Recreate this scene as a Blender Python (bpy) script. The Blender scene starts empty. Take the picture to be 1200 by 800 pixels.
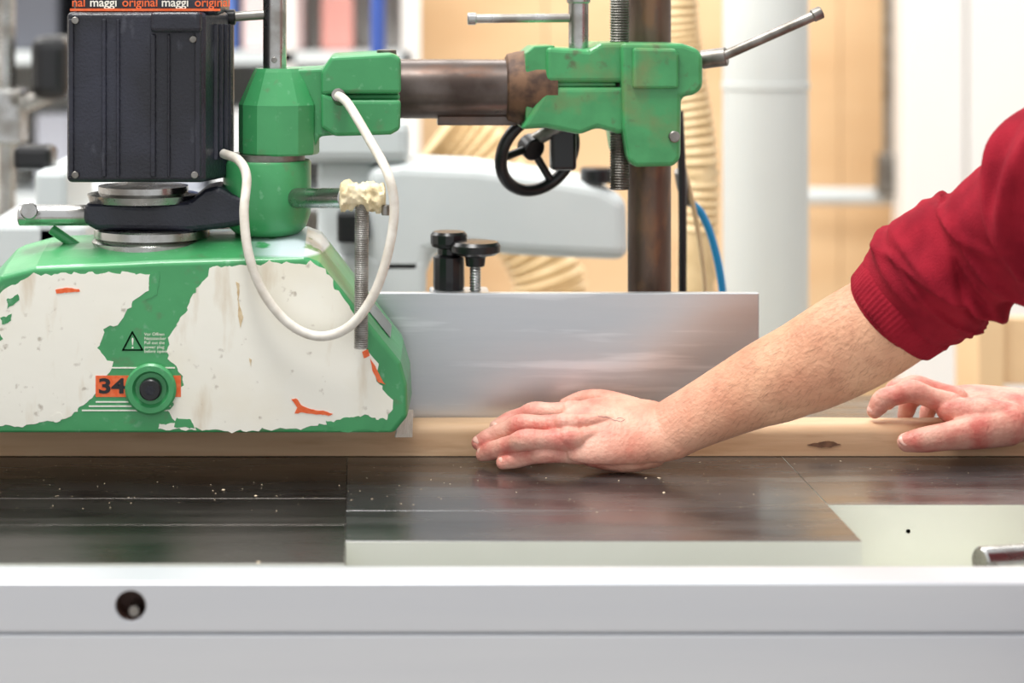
import bpy, bmesh, math, random
from mathutils import Vector, Matrix, noise
from mathutils.bvhtree import BVHTree
random.seed(7)
F=2300.0; CZ=0.455; VX=420.0; VY=12.0
scene=bpy.context.scene
col=scene.collection
try:
    scene.view_settings.view_transform='Standard'
    scene.view_settings.look='None'
except Exception: pass

# metric position of a measured point lying at distance D from the lens plane (table top z=0, plank face y=0)
def W(px,py,D): return Vector(((px-VX)/F*D, D-2.0, CZ-(py-VY)/F*D))
def Wz(px,py,z):
    D=(CZ-z)*F/(py-VY); return Vector(((px-VX)/F*D, D-2.0, z))

def lin(c):
    def f(v):
        v/=255.0
        return v/12.92 if v<=0.04045 else ((v+0.055)/1.055)**2.4
    return (f(c[0]),f(c[1]),f(c[2]),1)

MATS={}
def mat(name,c,rough=0.5,metal=0.0,c2=None,scale=20,detail=4,stretch=(1,1,1),bump=0.0,bscale=None,lo=0.4,hi=0.65,rvar=0.0,sss=0.0,coat=0.0,spec=0.5,emit=0):
    m=bpy.data.materials.new(name); m.use_nodes=True
    nt=m.node_tree; n=nt.nodes; l=nt.links
    p=n['Principled BSDF']
    p.inputs['Base Color'].default_value=lin(c)
    p.inputs['Roughness'].default_value=rough
    p.inputs['Metallic'].default_value=metal
    p.inputs['Specular IOR Level'].default_value=spec
    if coat: p.inputs['Coat Weight'].default_value=coat; p.inputs['Coat Roughness'].default_value=0.1
    if sss:
        p.inputs['Subsurface Weight'].default_value=sss
        p.inputs['Subsurface Radius'].default_value=(0.9,0.35,0.2)
        p.inputs['Subsurface Scale'].default_value=0.006
    tc=n.new('ShaderNodeTexCoord'); mp=n.new('ShaderNodeMapping'); mp.inputs['Scale'].default_value=stretch
    l.new(tc.outputs['Object'],mp.inputs['Vector'])
    nz=n.new('ShaderNodeTexNoise'); nz.inputs['Scale'].default_value=scale; nz.inputs['Detail'].default_value=detail
    l.new(mp.outputs['Vector'],nz.inputs['Vector'])
    if c2 is not None:
        r=n.new('ShaderNodeValToRGB'); r.color_ramp.elements[0].position=lo; r.color_ramp.elements[1].position=hi
        r.color_ramp.elements[0].color=lin(c); r.color_ramp.elements[1].color=lin(c2)
        l.new(nz.outputs['Fac'],r.inputs['Fac']); l.new(r.outputs['Color'],p.inputs['Base Color'])
    if rvar:
        mr=n.new('ShaderNodeMapRange'); mr.inputs['From Min'].default_value=0.3; mr.inputs['From Max'].default_value=0.7
        mr.inputs['To Min'].default_value=max(0.02,rough-rvar); mr.inputs['To Max'].default_value=rough+rvar
        l.new(nz.outputs['Fac'],mr.inputs['Value']); l.new(mr.outputs['Result'],p.inputs['Roughness'])
    if bump:
        nb=n.new('ShaderNodeTexNoise'); nb.inputs['Scale'].default_value=bscale or scale; nb.inputs['Detail'].default_value=6
        l.new(mp.outputs['Vector'],nb.inputs['Vector'])
        b=n.new('ShaderNodeBump'); b.inputs['Strength'].default_value=bump; b.inputs['Distance'].default_value=0.002
        l.new(nb.outputs['Fac'],b.inputs['Height']); l.new(b.outputs['Normal'],p.inputs['Normal'])
    MATS[name]=m; return m
# add a second noise layer of another colour (grime, scratches, rust stains)
def layer(m,c,scale,lo,hi,stretch=(1,1,1),amount=1.0,detail=6,offs=(3.1,1.7,0.4)):
    nt=m.node_tree; n=nt.nodes; l=nt.links; p=n['Principled BSDF']
    inp=p.inputs['Base Color']
    tc=n.new('ShaderNodeTexCoord'); mp=n.new('ShaderNodeMapping'); mp.inputs['Scale'].default_value=stretch; mp.inputs['Location'].default_value=offs
    l.new(tc.outputs['Object'],mp.inputs['Vector'])
    nz=n.new('ShaderNodeTexNoise'); nz.inputs['Scale'].default_value=scale; nz.inputs['Detail'].default_value=detail
    l.new(mp.outputs['Vector'],nz.inputs['Vector'])
    mr=n.new('ShaderNodeMapRange'); mr.inputs['From Min'].default_value=lo; mr.inputs['From Max'].default_value=hi; mr.inputs['To Max'].default_value=amount
    l.new(nz.outputs['Fac'],mr.inputs['Value'])
    mix=n.new('ShaderNodeMix'); mix.data_type='RGBA'
    l.new(mr.outputs['Result'],mix.inputs[0])
    if inp.links: l.new(inp.links[0].from_socket,mix.inputs[6])
    else: mix.inputs[6].default_value=inp.default_value
    mix.inputs[7].default_value=lin(c)
    l.new(mix.outputs[2],inp); return m

GREEN=mat('green_paint',(68,156,96),0.38,0,c2=(56,140,84),scale=14,coat=0.15,bump=0.2,bscale=60,lo=0.35,hi=0.7)
layer(GREEN,(96,112,80),45,0.60,0.72,amount=0.6)
layer(GREEN,(120,176,138),110,0.62,0.72,amount=0.5,offs=(5,5,1))
GREENW=mat('green_paint_worn',(68,154,94),0.4,0,c2=(58,138,82),scale=24,coat=0.15,bump=0.25,bscale=60)
layer(GREENW,(128,116,72),16,0.56,0.72,amount=0.6)
layer(GREENW,(84,70,52),60,0.61,0.72,amount=0.65,offs=(8,2,5))
CREAM=mat('cream_paint',(246,243,230),0.42,0,c2=(238,230,208),scale=9,lo=0.5,hi=0.85,coat=0.15,bump=0.12,bscale=80)
layer(CREAM,(196,168,126),16,0.58,0.80,(3,1,0.7),0.6)
layer(CREAM,(130,108,84),80,0.65,0.74,amount=0.55)
ORANGE=mat('orange_paint',(236,98,42),0.5,0,c2=(240,120,70),scale=200)
BLACKP=mat('black_housing',(26,27,36),0.34,0,c2=(44,46,60),scale=12,lo=0.4,hi=0.7,bump=0.35,bscale=350)
layer(BLACKP,(86,88,98),60,0.62,0.72,(1,1,0.4),0.5)
BLACK=mat('black_plastic',(20,20,22),0.3)
STEEL=mat('bright_steel',(190,190,188),0.28,1,c2=(150,146,140),scale=30,rvar=0.1)
DSTEEL=mat('dull_steel',(150,147,142),0.42,1,c2=(108,103,96),scale=40)
RUST=mat('rusty_steel_tube',(110,100,95),0.36,0.8,c2=(72,61,56),scale=22,lo=0.35,hi=0.7,rvar=0.1)
layer(RUST,(116,78,56),30,0.56,0.7,(0.4,1,1),0.5)
RUSTC=mat('rusty_column',(108,90,78),0.4,0.6,c2=(68,50,41),scale=30,stretch=(1,1,0.35),lo=0.35,hi=0.7)
layer(RUSTC,(134,100,74),40,0.52,0.66,(1,1,0.5),0.7)
RUSTB=mat('rusted_collar',(118,88,66),0.6,0.4,c2=(72,53,43),scale=60)
ALU=mat('brushed_aluminium',(192,195,198),0.36,0.85,c2=(206,208,210),scale=6,stretch=(0.6,1,6),lo=0.3,hi=0.7,bump=0.03,bscale=90,rvar=0.06)
layer(ALU,(238,240,242),4,0.57,0.66,(1,1,14),0.55)
RAIL=mat('anodised_rail',(214,217,222),0.38,0.5,c2=(222,224,227),scale=3,stretch=(0.3,1,5))
TABLE=mat('ground_cast_iron',(112,112,113),0.26,0.9,c2=(136,136,136),scale=9,stretch=(0.5,3,1),lo=0.3,hi=0.75,rvar=0.07,bump=0.05,bscale=60)
layer(TABLE,(78,74,71),14,0.5,0.7,(0.4,2,1),0.5)
layer(TABLE,(170,168,165),70,0.66,0.74,(0.15,2,1),0.5)
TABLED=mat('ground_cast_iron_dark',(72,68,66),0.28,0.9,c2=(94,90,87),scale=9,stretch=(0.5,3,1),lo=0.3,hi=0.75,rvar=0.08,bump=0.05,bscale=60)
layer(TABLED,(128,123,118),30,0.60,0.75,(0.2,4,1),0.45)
MACH=mat('machine_enamel',(236,238,226),0.4,c2=(230,232,218),scale=4)
MACHG=mat('machine_grey_enamel',(214,219,219),0.42,c2=(204,211,212),scale=5)
WOOD=mat('plank_wood',(226,190,152),0.55,c2=(204,162,122),scale=10,stretch=(0.5,5,6),lo=0.35,hi=0.75,bump=0.1,bscale=40)
layer(WOOD,(170,122,84),22,0.58,0.78,(0.3,2,2.5),0.7)
KNOT=mat('plank_bark',(134,98,72),0.7,c2=(90,62,46),scale=80)
PLY=mat('plywood',(240,206,162),0.6,c2=(222,182,136),scale=1.2,stretch=(1,1,3),lo=0.35,hi=0.7)
WHITE=mat('white_wall_paint',(242,239,234),0.6,c2=(234,231,227),scale=0.8)
POSTM=mat('post_paint',(214,218,215),0.4,c2=(206,210,208),scale=2)
SKIN=mat('skin_forearm',(216,163,130),0.5,c2=(198,136,106),scale=22,detail=8,lo=0.35,hi=0.75,bump=0.55,bscale=240,sss=0.04)
NAIL=mat('fingernail',(234,184,168),0.35,sss=0.05)
RED=mat('red_sweatshirt',(148,28,44),0.92,c2=(126,20,36),scale=30,bump=0.6,bscale=700,spec=0.15)
JEANS=mat('denim',(48,60,84),0.85,c2=(38,48,70),scale=60,bump=0.3,bscale=500)
HAIR=mat('brown_hair',(62,42,30),0.6,bump=0.6,bscale=300)
HAIRA=mat('arm_hair_brown',(124,86,60),0.6)
SHOE=mat('shoe_leather',(40,34,30),0.5)
CABLE=mat('cable_sheath',(232,227,216),0.45,c2=(212,204,190),scale=60)
TAPE=mat('masking_tape',(236,222,186),0.7,c2=(214,194,150),scale=60,bump=0.6,bscale=120)
BLUE=mat('blue_hose',(30,150,210),0.35)
DUCT=mat('duct_hose',(236,208,162),0.5,c2=(218,188,140),scale=20)
FLOORM=mat('workshop_floor',(170,160,150),0.6,c2=(150,142,134),scale=3)
DARKH=mat('dark_cavity',(40,32,28),0.7)
INK=mat('tattoo_ink',(110,90,96),0.6)

# skin: pink blotches on the hand end
def skin_extra():
    m=SKIN.copy(); m.name='skin_hand'
    nt=m.node_tree; n=nt.nodes; l=nt.links; p=n['Principled BSDF']
    src=p.inputs['Base Color'].links[0].from_socket
    tc=n.new('ShaderNodeTexCoord'); nz=n.new('ShaderNodeTexNoise'); nz.inputs['Scale'].default_value=40; nz.inputs['Detail'].default_value=5
    l.new(tc.outputs['Object'],nz.inputs['Vector'])
    sx=n.new('ShaderNodeSeparateXYZ'); l.new(tc.outputs['Object'],sx.inputs[0])
    g=n.new('ShaderNodeMapRange'); g.inputs['From Min'].default_value=0.36; g.inputs['From Max'].default_value=0.20
    g.inputs['To Min'].default_value=0.0; g.inputs['To Max'].default_value=1.0
    l.new(sx.outputs['X'],g.inputs['Value'])
    g2=n.new('ShaderNodeMapRange'); g2.inputs['From Min'].default_value=0.48; g2.inputs['From Max'].default_value=0.5
    l.new(sx.outputs['X'],g2.inputs['Value'])
    gy=n.new('ShaderNodeMapRange'); gy.inputs['From Min'].default_value=-0.09; gy.inputs['From Max'].default_value=-0.04
    l.new(sx.outputs['Y'],gy.inputs['Value'])
    mul=n.new('ShaderNodeMath'); mul.operation='MULTIPLY'; l.new(g2.outputs[0],mul.inputs[0]); l.new(gy.outputs[0],mul.inputs[1])
    mx=n.new('ShaderNodeMath'); mx.operation='MAXIMUM'; l.new(g.outputs[0],mx.inputs[0]); l.new(mul.outputs[0],mx.inputs[1])
    r=n.new('ShaderNodeValToRGB'); r.color_ramp.elements[0].position=0.36; r.color_ramp.elements[1].position=0.70
    r.color_ramp.elements[0].color=lin((230,176,156)); r.color_ramp.elements[1].color=lin((206,112,100))
    l.new(nz.outputs['Fac'],r.inputs['Fac'])
    mix=n.new('ShaderNodeMix'); mix.data_type='RGBA'
    l.new(mx.outputs[0],mix.inputs[0]); l.new(src,mix.inputs[6]); l.new(r.outputs['Color'],mix.inputs[7])
    l.new(mix.outputs[2],p.inputs['Base Color'])
    return m
SKINH=skin_extra()

def empty(name):
    e=bpy.data.objects.new(name,None); e.empty_display_size=0.05; col.objects.link(e); return e
def put(o,parent=None):
    col.objects.link(o)
    if parent: o.parent=parent
    return o
def mesh_obj(name,bm,mats,parent=None,smooth=False,bevel=0,bseg=2,angle=35):
    bmesh.ops.recalc_face_normals(bm,faces=bm.faces)
    me=bpy.data.meshes.new(name); bm.to_mesh(me); bm.free()
    if not isinstance(mats,(list,tuple)): mats=[mats]
    for m in mats: me.materials.append(m)
    if smooth:
        me.polygons.foreach_set('use_smooth',[True]*len(me.polygons))
        try: me.set_sharp_from_angle(angle=math.radians(angle))
        except Exception: pass
    o=bpy.data.objects.new(name,me); put(o,parent)
    if bevel:
        b=o.modifiers.new('bevel','BEVEL'); b.width=bevel; b.segments=bseg; b.limit_method='ANGLE'; b.angle_limit=math.radians(30)
    return o
def box(name,x0,x1,y0,y1,z0,z1,m,parent=None,bevel=0,bseg=2):
    bm=bmesh.new(); bmesh.ops.create_cube(bm,size=1)
    for v in bm.verts:
        v.co=Vector((x0+(v.co.x+.5)*(x1-x0), y0+(v.co.y+.5)*(y1-y0), z0+(v.co.z+.5)*(z1-z0)))
    return mesh_obj(name,bm,m,parent,False,bevel,bseg)
def pbox(name,x0,x1,y0,y1,D0,D1,m,parent=None,bevel=0,bseg=2):
    a=W(x0,y1,D0); b=W(x1,y0,D0)
    return box(name,a.x,b.x,D0-2,D1-2,a.z,b.z,m,parent,bevel,bseg)
def prism(name,pts,D0,D1,m,parent=None,bevel=0,bseg=2):
    bm=bmesh.new()
    f=[bm.verts.new(W(x,y,D0)) for x,y in pts]
    b=[bm.verts.new(v.co+Vector((0,D1-D0,0))) for v in f]
    bm.faces.new(f); bm.faces.new(b[::-1])
    n=len(f)
    for i in range(n): bm.faces.new([f[i],f[(i+1)%n],b[(i+1)%n],b[i]])
    return mesh_obj(name,bm,m,parent,False,bevel,bseg)
def rings(bm,rs,cap=True):
    prev=None; first=None
    for r in rs:
        vs=[bm.verts.new(c) for c in r]
        if prev:
            n=len(vs)
            for i in range(n): bm.faces.new([prev[i],prev[(i+1)%n],vs[(i+1)%n],vs[i]])
        else: first=vs
        prev=vs
    if cap:
        bm.faces.new(first[::-1]); bm.faces.new(prev)
def frame(t):
    t=t.normalized(); up=Vector((0,0,1)) if abs(t.z)<0.9 else Vector((0,1,0))
    a=t.cross(up).normalized(); b=t.cross(a).normalized(); return a,b
def lathe(name,p0,axis,prof,m,parent=None,seg=32,smooth=True,angle=35):
    axis=axis.normalized(); a,b=frame(axis); bm=bmesh.new()
    rs=[[p0+axis*d+(a*math.cos(2*math.pi*i/seg)+b*math.sin(2*math.pi*i/seg))*max(r,1e-5) for i in range(seg)] for d,r in prof]
    rings(bm,rs); return mesh_obj(name,bm,m,parent,smooth,0,2,angle)
def cyl(name,p0,p1,r,m,parent=None,seg=32,ch=None):
    L=(p1-p0).length
    ch=min(r*0.12,L*0.2) if ch is None else ch
    return lathe(name,p0,p1-p0,[(0,r-ch),(ch,r),(L-ch,r),(L,r-ch)],m,parent,seg)
def cat(P,n=8):
    out=[]
    for i in range(len(P)-1):
        p0=P[max(i-1,0)];p1=P[i];p2=P[i+1];p3=P[min(i+2,len(P)-1)]
        for k in range(n):
            t=k/n
            out.append(0.5*((2*p1)+(p2-p0)*t+(2*p0-5*p1+4*p2-p3)*t*t+(3*p1-p0-3*p2+p3)*t*t*t))
    out.append(P[-1]); return out
def tube(name,P,r,m,parent=None,seg=16,n=10,rib=0,ribn=3,straight=False):
    C=P if straight else cat(P,n); bm=bmesh.new(); rs=[]; a=None
    if rib:
        C2=[]
        for i in range(len(C)-1):
            C2+= [C[i].lerp(C[i+1],k/ribn) for k in range(ribn)]
        C=C2
    for i,c in enumerate(C):
        t=(C[min(i+1,len(C)-1)]-C[max(i-1,0)]).normalized()
        if a is None: a,b=frame(t)
        a=(a-t*a.dot(t)).normalized(); b=t.cross(a)
        rr=r*(1+rib*(1 if i%2 else -1)) if rib else r
        rs.append([c+(a*math.cos(2*math.pi*k/seg)+b*math.sin(2*math.pi*k/seg))*rr for k in range(seg)])
    rings(bm,rs); return mesh_obj(name,bm,m,parent,True,0,2,60)
def screw(name,p0,p1,r,m,parent=None,pitch=0.004):
    L=(p1-p0).length; n=int(L/pitch*2)
    prof=[(L*i/n, r if i%2 else r*0.86) for i in range(n+1)]
    return lathe(name,p0,p1-p0,prof,m,parent,20,False)
def text(name,s,p,size,m,parent=None,ext=0.0002,sx=1.0,bold=0.0):
    c=bpy.data.curves.new(name,'FONT'); c.body=s; c.size=size; c.extrude=ext; c.offset=bold
    c.materials.append(m); o=bpy.data.objects.new(name,c); put(o,parent)
    o.location=p; o.rotation_euler=(math.pi/2,0,0); o.scale=(sx,1,1); return o

# ---------------- room ----------------
floor=box('floor',-4,4.5,-3.5,4.2,-0.9,-0.85,FLOORM)
box('wall_back',-4,4.5,4.0,4.1,-0.85,2.6,WHITE)
box('wall_left',-4.1,-4,-3.5,4.1,-0.85,2.6,WHITE)
box('wall_right',4.5,4.6,-3.5,4.1,-0.85,2.6,WHITE)
pl=empty('plywood_partition')
a=W(478,0,5.3); b=W(1075,0,5.3)
box('sheet_1',a.x,W(640,0,5.3).x-0.004,3.3,3.33,-0.85,2.4,PLY,pl)
box('sheet_2',W(640,0,5.3).x,W(985,0,5.3).x-0.003,3.3,3.33,-0.85,2.4,PLY,pl)
box('sheet_3',W(985,0,5.3).x,b.x,3.3,3.33,-0.85,2.4,PLY,pl)
box('stud',a.x,b.x,3.33,3.4,1.0,1.08,PLY,pl)
wc=empty('white_cabinet')
a=W(1058,0,5.0); b=W(1420,0,5.0)
box('carcass',a.x,b.x,3.0,3.1,-0.85,2.1,WHITE,wc,0.01)
box('door_leaf_1',a.x+0.01,W(1128,0,5).x,2.98,2.999,-0.8,2.08,WHITE,wc,0.004)
box('door_leaf_2',W(1133,0,5).x,b.x-0.01,2.98,2.999,-0.8,2.08,WHITE,wc,0.004)
cr=empty('wooden_crate')
a=W(1150,372,3.2); b=W(1290,372,3.2)
for i in range(5):
    zt=a.z-i*0.13
    box('slat_%d'%i,a.x,b.x,1.2,1.22,zt-0.11,zt,PLY,cr,0.003)
box('side_1',a.x,a.x+0.02,1.22,1.34,-0.85,a.z,PLY,cr); box('side_2',b.x-0.02,b.x,1.22,1.34,-0.85,a.z,PLY,cr)
box('post_1',a.x-0.01,a.x+0.03,1.18,1.2,-0.85,a.z+0.03,PLY,cr)
box('base',a.x,b.x,1.22,1.34,-0.84,-0.8,PLY,cr)
wp=empty('wall_pipe')
cyl('run',W(930,230,5.15),W(1060,230,5.15),0.022,MACHG,wp)
cyl('drop',W(1040,-300,5.1),W(1040,215,5.1),0.012,DSTEEL,wp)
cyl('valve',W(1040,180,5.1),W(1040,228,5.1),0.03,DSTEEL,wp)
sp=empty('support_post')
pc=W(897,0,3.0)
lathe('shaft',Vector((pc.x,1.0,-0.85)),Vector((0,0,1)),[(0,0.1),(0.012,0.1),(0.012,0.0645),(3.2,0.0645)],POSTM,sp,40)
lathe('collar',Vector((pc.x,1.0,W(0,105,3).z)),Vector((0,0,1)),[(0,0.064),(0.001,0.0665),(0.012,0.0665),(0.013,0.064)],POSTM,sp,40)

sh=empty('storage_shelf')
x0=W(-330,0,4.6).x; x1=W(482,0,4.6).x
for i,py in enumerate((-120,60,230,420)):
    z=W(0,py,4.6).z
    box('board_%d'%i,x0,x1,2.6,3.1,z-0.03,z,MACHG,sh)
for i,px in enumerate((-330,-60,150,335,482)):
    x=W(px,0,4.6).x; box('upright_%d'%i,x-0.02,x+0.02,2.6,3.1,-0.85,1.5,WHITE,sh)
box('back_panel',x0,x1,3.1,3.12,-0.85,1.5,WHITE,sh)
cols=[(92,94,102),(226,202,200),(90,120,190),(214,150,140),(235,232,225),(176,178,188),(235,216,186),(240,240,240),(212,216,224)]
CM=[mat('bin_colour_%d'%i,c,0.5) for i,c in enumerate(cols)]
k=0
for r,py in enumerate((60,230,420)):
    z=W(0,py,4.6).z; x=x0+0.04
    while x<x1-0.2:
        w=random.uniform(0.07,0.2); h=random.uniform(0.12,0.28)
        box('bin_%d'%k,x,x+w,2.68,2.98,z,z+h,random.choice(CM if r!=1 else CM+[CM[4],CM[7],CM[8]]),sh,0.008); k+=1
        x+=w+random.uniform(0.01,0.07)
bp=empty('blue_stand')
cyl('pole',Vector((W(443,0,3.8).x,1.8,-0.85)),Vector((W(443,0,3.8).x,1.8,1.2)),0.014,mat('blue_enamel',(60,90,170),0.4),bp)
cyl('foot',Vector((W(443,0,3.8).x,1.8,-0.85)),Vector((W(443,0,3.8).x,1.8,-0.82)),0.15,BLACK,bp)
gs=empty('tool_stand')
gx=W(8,0,3.0).x
cyl('pole',Vector((gx,1.0,-0.85)),Vector((gx,1.0,1.0)),0.013,STEEL,gs)
cyl('foot',Vector((gx,1.0,-0.85)),Vector((gx,1.0,-0.82)),0.13,DSTEEL,gs)
pbox('clamp',-12,24,105,170,2.97,3.04,STEEL,gs,0.004)
cyl('clamp_bolt',W(18,118,2.92),W(18,118,2.98),0.008,DSTEEL,gs)
pbox('motor_head',34,80,42,118,2.96,3.1,BLACK,gs,0.02,3)
cyl('head_arm',W(0,135,3.0),W(60,110,3.0),0.012,STEEL,gs)

bmach=empty('background_machine')
prism('swing_arm',[(430,300),(430,196),(470,190),(560,194),(640,205),(705,216),(735,232),(738,306),(680,304),(600,300),(540,292),(505,300),(500,330),(430,330)],2.5,2.66,MACHG,bmach,0.02,4)
pbox('head_block',342,480,140,192,2.5,2.75,MACHG,bmach,0.015,3)
pbox('head_neck',372,440,188,310,2.52,2.7,MACHG,bmach,0.01,3)
pbox('pedestal',360,500,300,760,2.5,2.75,MACHG,bmach,0.01,3)
box('base_cabinet',W(330,0,2.5).x,W(760,0,2.5).x,0.48,0.86,-0.85,-0.1,MACHG,bmach,0.01)
cyl('lock_knob',W(700,196,2.52),W(700,214,2.52),0.022,BLACK,bmach)
pbox('dark_panel',395,432,250,285,2.47,2.52,BLACK,bmach,0.004)
sc=empty('side_cabinet')
pbox('left_block',40,78,200,300,2.45,2.7,MACHG,sc,0.008)
pbox('left_ledge',-20,100,262,320,2.45,2.75,MACHG,sc,0.008)
pbox('left_knob',14,60,172,200,2.5,2.56,BLACK,sc,0.008)
box('left_base',W(-40,0,2.45).x,W(110,0,2.45).x,0.47,0.76,-0.85,W(0,318,2.45).z,MACHG,sc,0.01)

dh=empty('flexible_duct')
tube('lower_run',[W(520,150,3.1),W(560,185,3.1),W(600,250,3.1),W(640,320,3.1),W(650,420,3.1),Vector((0.36,1.1,-0.85))],0.055,DUCT,dh,20,12,0.09,1)
tube('upper_run',[W(800,-160,2.75),W(795,0,2.75),W(805,90,2.75),W(820,210,2.75),W(815,400,2.75),Vector((0.47,0.75,-0.85))],0.026,DUCT,dh,20,22,0.09,1)
ah=empty('air_hose')
tube('hose',[W(806,235,2.28),W(822,250,2.28),W(836,285,2.28),W(846,335,2.28),W(850,400,2.28),W(852,460,2.28)],0.0045,BLUE,ah)
tube('fitting',[W(797,200,2.26),W(800,218,2.27),W(806,237,2.28)],0.007,DSTEEL,ah)
tube('dark_line',[W(796,130,2.25),W(799,200,2.25),W(800,270,2.25),W(800,340,2.25),W(802,460,2.25)],0.0048,BLACK,ah)
tube('grey_line',[W(800,190,2.27),W(812,240,2.27),W(822,300,2.27),W(826,350,2.27),W(826,460,2.27)],0.003,DUCT,ah)

# ---------------- planer machine ----------------
pm=empty('planer_machine')
def plate(name,x0,x1,D0,D1,topm,front=True):
    bm=bmesh.new(); bmesh.ops.create_cube(bm,size=1)
    for v in bm.verts: v.co=Vector((x0+(v.co.x+.5)*(x1-x0), D0-2+(v.co.y+.5)*(D1-D0), -0.09+(v.co.z+.5)*0.09))
    for f in bm.faces:
        c=f.calc_center_median()
        f.material_index=1 if (c.z>-0.001 or not front or c.y>D0-1.999 and (abs(c.x-x0)>1e-4 and abs(c.x-x1)>1e-4)) else 0
    return mesh_obj(name,bm,[MACH,topm],pm,False,0.0002,1)
xl=-0.0115; xr=0.4318
plate('outfeed_table_front',-1.1,xl,1.615,1.736,TABLED)
plate('outfeed_table_middle',-1.1,xl,1.7362,1.83,TABLED,False)
plate('outfeed_table_back',-1.1,xl,1.8302,2.32,TABLED,False)
plate('centre_table_front',xl+0.0005,xr,1.6825,1.785,TABLE)
plate('centre_table_back',xl+0.0005,xr,1.7852,2.32,TABLE,False)
plate('infeed_table',xr+0.0006,1.35,1.807,2.32,TABLE)
box('cabinet',-1.05,1.3,-0.34,0.32,-0.85,-0.091,MACH,pm,0.01)
box('ledge',xr+0.002,1.3,-0.394,-0.195,-0.12,-0.06,MACH,pm,0.002)
cyl('ledge_hole',W(1064,622,1.808)-Vector((0,0.001,0)),W(1064,622,1.808)+Vector((0,0.01,0)),0.0024,DARKH,pm,16)
cyl('shaft_end',Vector((0.535,-0.31,-0.02)),Vector((0.60,-0.29,-0.022)),0.013,STEEL,pm)
box('shaft_bracket',0.585,0.62,-0.32,-0.27,-0.0605,-0.012,MACH,pm,0.003)
for x in (-0.9,0.2,1.2):
    box('rail_bracket_%d'%int(x*10+20),x-0.03,x+0.03,-0.394,-0.338,-0.15,-0.1,DSTEEL,pm)

rail=empty('aluminium_rail')
def rail_profile(name,prof,x0,x1):
    bm=bmesh.new()
    rings(bm,[[Vector((x,y,z)) for y,z in prof] for x in (x0,x1)])
    return mesh_obj(name,bm,RAIL,rail,False,0.0012,2)
R1=rail_profile('upper_profile',[(-0.440,-0.001),(-0.440,-0.0385),(-0.4375,-0.0395),(-0.4375,-0.041),(-0.395,-0.041),(-0.395,0.0005),(-0.438,0.0005)],-1.15,1.4)
R2=rail_profile('lower_profile',[(-0.440,-0.0415),(-0.442,-0.16),(-0.395,-0.16),(-0.395,-0.0415)],-1.15,1.4)
hc=W(153,710,1.56)
cut=cyl('cutter',hc+Vector((0,-0.02,0)),hc+Vector((0,0.03,0)),0.0122,DARKH,None,40,0)
bo=R1.modifiers.new('hole','BOOLEAN'); bo.object=cut; bo.operation='DIFFERENCE'
R1.modifiers.move(1,0)
dg=bpy.context.evaluated_depsgraph_get()
me=bpy.data.meshes.new_from_object(R1.evaluated_get(dg)); R1.modifiers.clear(); R1.data=me
bpy.data.objects.remove(cut)
bm=bmesh.new()
rs=[[hc+Vector((math.cos(q)*r_,y_,math.sin(q)*r_)) for q in [2*math.pi*k/40 for k in range(40)]] for y_,r_ in ((0.003,0.0119),(0.026,0.0119),(0.026,0.0001))]
rings(bm,rs,False); mesh_obj('hole_liner',bm,mat('hole_lining',(92,66,56),0.6),rail)
cyl('inner_screw',hc+Vector((0.002,0.006,-0.006)),hc+Vector((0.002,0.025,-0.006)),0.0045,STEEL,rail,20)

# fence
fe=empty('guide_fence')
fx1=W(890,0,2.04).x
box('face_plate',-0.62,fx1,0.041,0.053,0.0015,0.161,ALU,fe,0.0012)
box('foot_plate',-0.6,fx1-0.03,0.053,0.09,0.0015,0.012,ALU,fe,0.001)
box('rib_1',W(505,0,2.06).x,W(575,0,2.06).x,0.053,0.11,0.012,0.158,ALU,fe,0.002)
box('rib_2',W(740,0,2.06).x-0.03,W(760,0,2.06).x-0.03,0.053,0.09,0.012,0.12,ALU,fe,0.002)
k1=empty('clamp_knob')
c=W(526,335,2.09)
lathe('knob_body',Vector((c.x,c.y,0.1585)),Vector((0,0,1)),[(0,0.016),(0.004,0.0168),(0.034,0.0165),(0.037,0.012),(0.043,0.012),(0.045,0.018),(0.049,0.0195),(0.058,0.0195),(0.061,0.017)],BLACK,k1,14,True,20)
k2=empty('clamp_knob')
c=W(557,340,2.075)
screw('stud',Vector((c.x,c.y,0.1585)),Vector((c.x,c.y,0.186)),0.0062,STEEL,k2,0.003)
lathe('collar',Vector((c.x,c.y,0.184)),Vector((0,0,1)),[(0,0.008),(0.001,0.010),(0.01,0.011),(0.012,0.013)],BLACK,k2,24)
lathe('head',Vector((c.x,c.y,0.196)),Vector((0,0,1)),[(0,0.012),(0.001,0.022),(0.004,0.0262),(0.011,0.0268),(0.0145,0.024),(0.0155,0.018)],BLACK,k2,48,True,30)

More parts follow.
